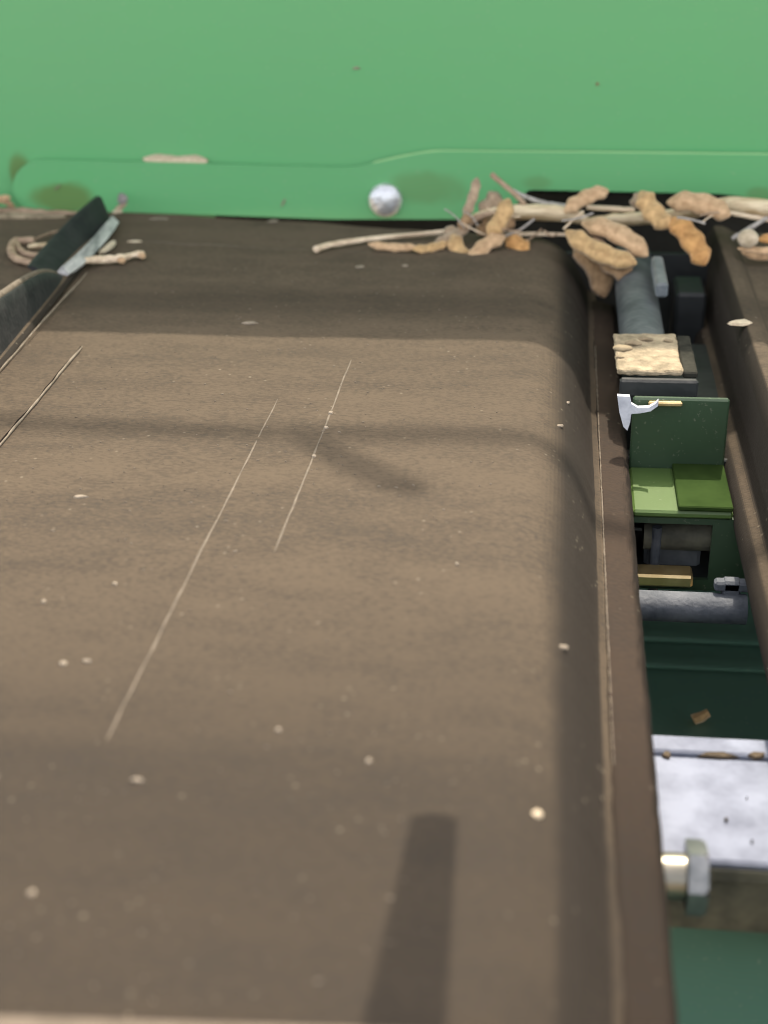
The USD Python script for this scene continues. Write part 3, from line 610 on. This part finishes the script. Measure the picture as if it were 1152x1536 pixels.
# debris on the left
t = thing('curled_stem', 'curled brown dry stem lying left of the black cleat', 'dry stem')
add_twig(t, [(52, 361), (22, 363), (17, 376), (30, 390), (68, 396)], [11, 13, 14, 13, 9], 'twig_brown', None, 'stem')
add_twig(t, [(24, 364), (36, 380), (52, 384), (78, 380)], [10, 11, 11, 8], 'twig_brown')
add_twig(t, [(46, 363), (72, 351), (100, 345)], [4, 4, 3], 'twig_brown')
t = thing('straw_bit', 'short pale straw bit lying beside the curled stem', 'straw')
add_twig(t, [(42, 371), (60, 369), (80, 367)], [8, 9, 8], 'stalk_straw', None, 'stem')
t = thing('dry_stick', 'knobbly pinkish stick pointing right from under the black cleat', 'stick')
add_twig(t, [(126, 391), (160, 389), (178, 388), (200, 382), (216, 381)], [11, 13, 12, 9, 11], 'twig_straw', None, 'stem', .6)
add_pod(t, (176, 390), (188, 391), 11, 'pod_pink', None, None, 0, 1)
add_pod(t, (204, 378), (217, 386), 12, 'pod_pink', None, None, 0, 1)
t = thing('husk_chip', 'small upright pale husk chip between the cleat and the knobbly stick', 'husk')
add_pod(t, (148, 380), (172, 361), 12, 'pod_pale', None, None, .04, 1)
t = thing('fluff_tuft', 'small dark grey tuft of fluff standing against the foot of the green plate', 'fluff')
add_pod(t, (180, 306), (185, 290), 17, 'fluff_grey', 1.03, 1.03, .1, 1); add_pod(t, (172, 316), (190, 302), 9, 'pod_grey', 1.028, 1.03, .05, 1)
add_pod(t, (168, 318), (184, 317), 6, 'pod_pale', 1.02, 1.02, .0, 1)
t = thing('dry_husk', 'long flat beige husk lying against the plate at the left picture edge', 'husk')
obj('husk', tube([ay(-60, 326, 1.024), ay(0, 325, 1.024), ay(50, 325, 1.024), ay(98, 325, 1.024)], [S(9, 1), S(8, 1), S(8, 1), S(3, 1)], 10, 40, flat=.7, rough=.7, seed=8), 'dusty_ledge', t, smooth=60)
t = thing('trash_clump', 'reddish clump of plant trash at the left picture edge under the plate end', 'plant trash')
add_pod(t, (-20, 292), (16, 296), 12, 'pod_pink', 1.035, 1.035, .1, 2); add_pod(t, (-15, 304), (18, 305), 11, 'pod_brown', 1.032, 1.032, -.1, 2); add_pod(t, (6, 300), (22, 311), 8, 'pod_brown', 1.03, 1.03, 0, 1)
add_twig(t, [(-20, 314), (20, 316), (70, 319), (140, 320)], [10, 12, 9, 6], 'twig_brown', 1.035, 'litter', .9)

# chaff on the belt: the pieces large enough to single out
GF = 'single flakes of chaff on the belt'
big = [(806, 1207, 30, 18, 'large pale flake on the belt near its lower right, right of the dark shadow'), (112, 527, 16, 7, 'pale flake at the upper end of the left seam line'),
       (201, 363, 40, 4, 'thin white sliver on the belt right of the black cleat'), (410, 332, 34, 9, 'pale chip at the back edge of the belt below the plate'),
       (240, 329, 60, 6, 'long thin pale chip at the back edge of the belt beside the tuft'), (540, 400, 28, 6, 'pale chip on the belt below the broken twig'),
       (608, 399, 20, 5, 'small chip on the belt right of another below the broken twig'), (840, 620, 22, 6, 'pale curved chip near the rounded right side of the belt'),
       (853, 575, 10, 14, 'beige dab on the start of the rounded right side of the belt'), (130, 993, 30, 7, 'pale sliver in the middle left of the belt'), (95, 996, 22, 12, 'pale flake left of a sliver in the middle left of the belt'),
       (496, 619, 14, 7, 'upper white fleck on the right crease line'), (489, 641, 13, 6, 'middle white fleck on the right crease line'), (471, 684, 13, 6, 'lower white fleck on the right crease line'),
       (48, 1343, 24, 16, 'blurred pale flake at the lower left of the belt'), (418, 1097, 16, 10, 'tan flake in the middle of the belt below the left crease line'), (66, 904, 14, 10, 'small tan flake at the left picture edge beside the belt middle'),
       (172, 877, 14, 7, 'small pale flake left of the long crease line'), (845, 938, 34, 9, 'pale smear on the rounded right side of the belt'), (553, 1144, 18, 11, 'small flake in the middle of the belt above the dark shadow'),
       (120, 745, 50, 8, 'faint pale scuff on the left of the belt'), (205, 1172, 40, 9, 'faint pale smear on the belt at the lower left'), (685, 846, 10, 7, 'tiny pale fleck in the middle right of the belt'),
       (375, 484, 44, 6, 'pale streak in the shaded back part of the belt')]
for k, (px, py, w, h_, lab) in enumerate(big):
    c = lift([(px, py)])[0]
    if c[0] > XC:
        a_ = math.asin(min(.95, (c[0] - XC) / RC)); c[2] += RC * math.cos(a_) - RC
    w *= .62; h_ *= .62; lw = S(w, c[1]); lh = S(h_, c[1]) / max(.3, .28 / np.hypot(c[1], .28))
    f_ = flake(c + [0, 0, .0001], lw, min(lh, lw * 1.6), 0.05 * (k % 3 - 1), .0007, 100 + k)
    obj('chaff_flake', f_, 'pod_pale' if k in (0, 2) else 'chaff', None, smooth=False, label=lab, cat='chaff')
c = az(1110, 485, .0015); obj('chaff_flake', flake(c, S(34, c[1]), S(14, c[1]) * 2, .25, .0012, 321), 'pod_pale', None, smooth=False, label='pale chip lying on the second belt right of the gap', cat='chaff')
fl = []
r2 = np.random.default_rng(11)
for k in range(1100):
    px, py = r2.uniform(0, 850), 350 + 1180 * r2.uniform() ** 1.3
    c = lift([(px, py)])[0]
    if c[0] > XC - .005 or c[0] < -.26 and c[1] > .55: continue
    if py > 820 and r2.uniform() < .75: continue
    s_ = r2.uniform(.0003, .0008) * (1.7 if r2.uniform() < .12 else 1)
    fl.append(flake(c + [0, 0, .00005], s_ * r2.uniform(1, 2.4), s_, r2.normal(0, .5), .0003, 1000 + k))
obj('chaff_dust', cat(*fl), 'chalk_line', None, smooth=False, label='fine pale chaff specks scattered all over the belt', cat='chaff', kind='stuff')

# ------------------------------------------------------------------ parts of the machine over the belt whose shadows fall on it
def toward_sun(p, h): return np.asarray(p) + SUN * (h - p[2]) / SUN[2]
t = thing('reel_finger', 'black plastic reel finger over the belt whose shadow falls at the bottom', 'reel finger')
a, b = az(652, 1228), az(606, 1536); e = b + (b - a) * 1.2
pts = [toward_sun(a, .262), toward_sun(b, .30), toward_sun(e, .40)]
q = np.array(pts); w = [.0070, .0108, .015]
obj('blade', tube(q, w, 4, 16, flat=.5), 'finger_plastic', t, smooth=30)
t = thing('overhead_tube', 'steel tube running above the back panel', 'metal tube')
c = toward_sun(az(400, 652), 1.9)
obj('tube', tube([c + [-1.2, .01, 0], c + [1.2, -.0, 0]], .0075, 20, 24), 'grey_steel', t)
c1, c2, c3, c4 = (toward_sun(az(*p), 1.2) for p in ((430, 640), (520, 690), (600, 725), (640, 735)))
obj('hose', tube([c1, c2, c3, c4], [.004, .010, .009, .003], 12, 30, flat=.7), 'finger_plastic', t)
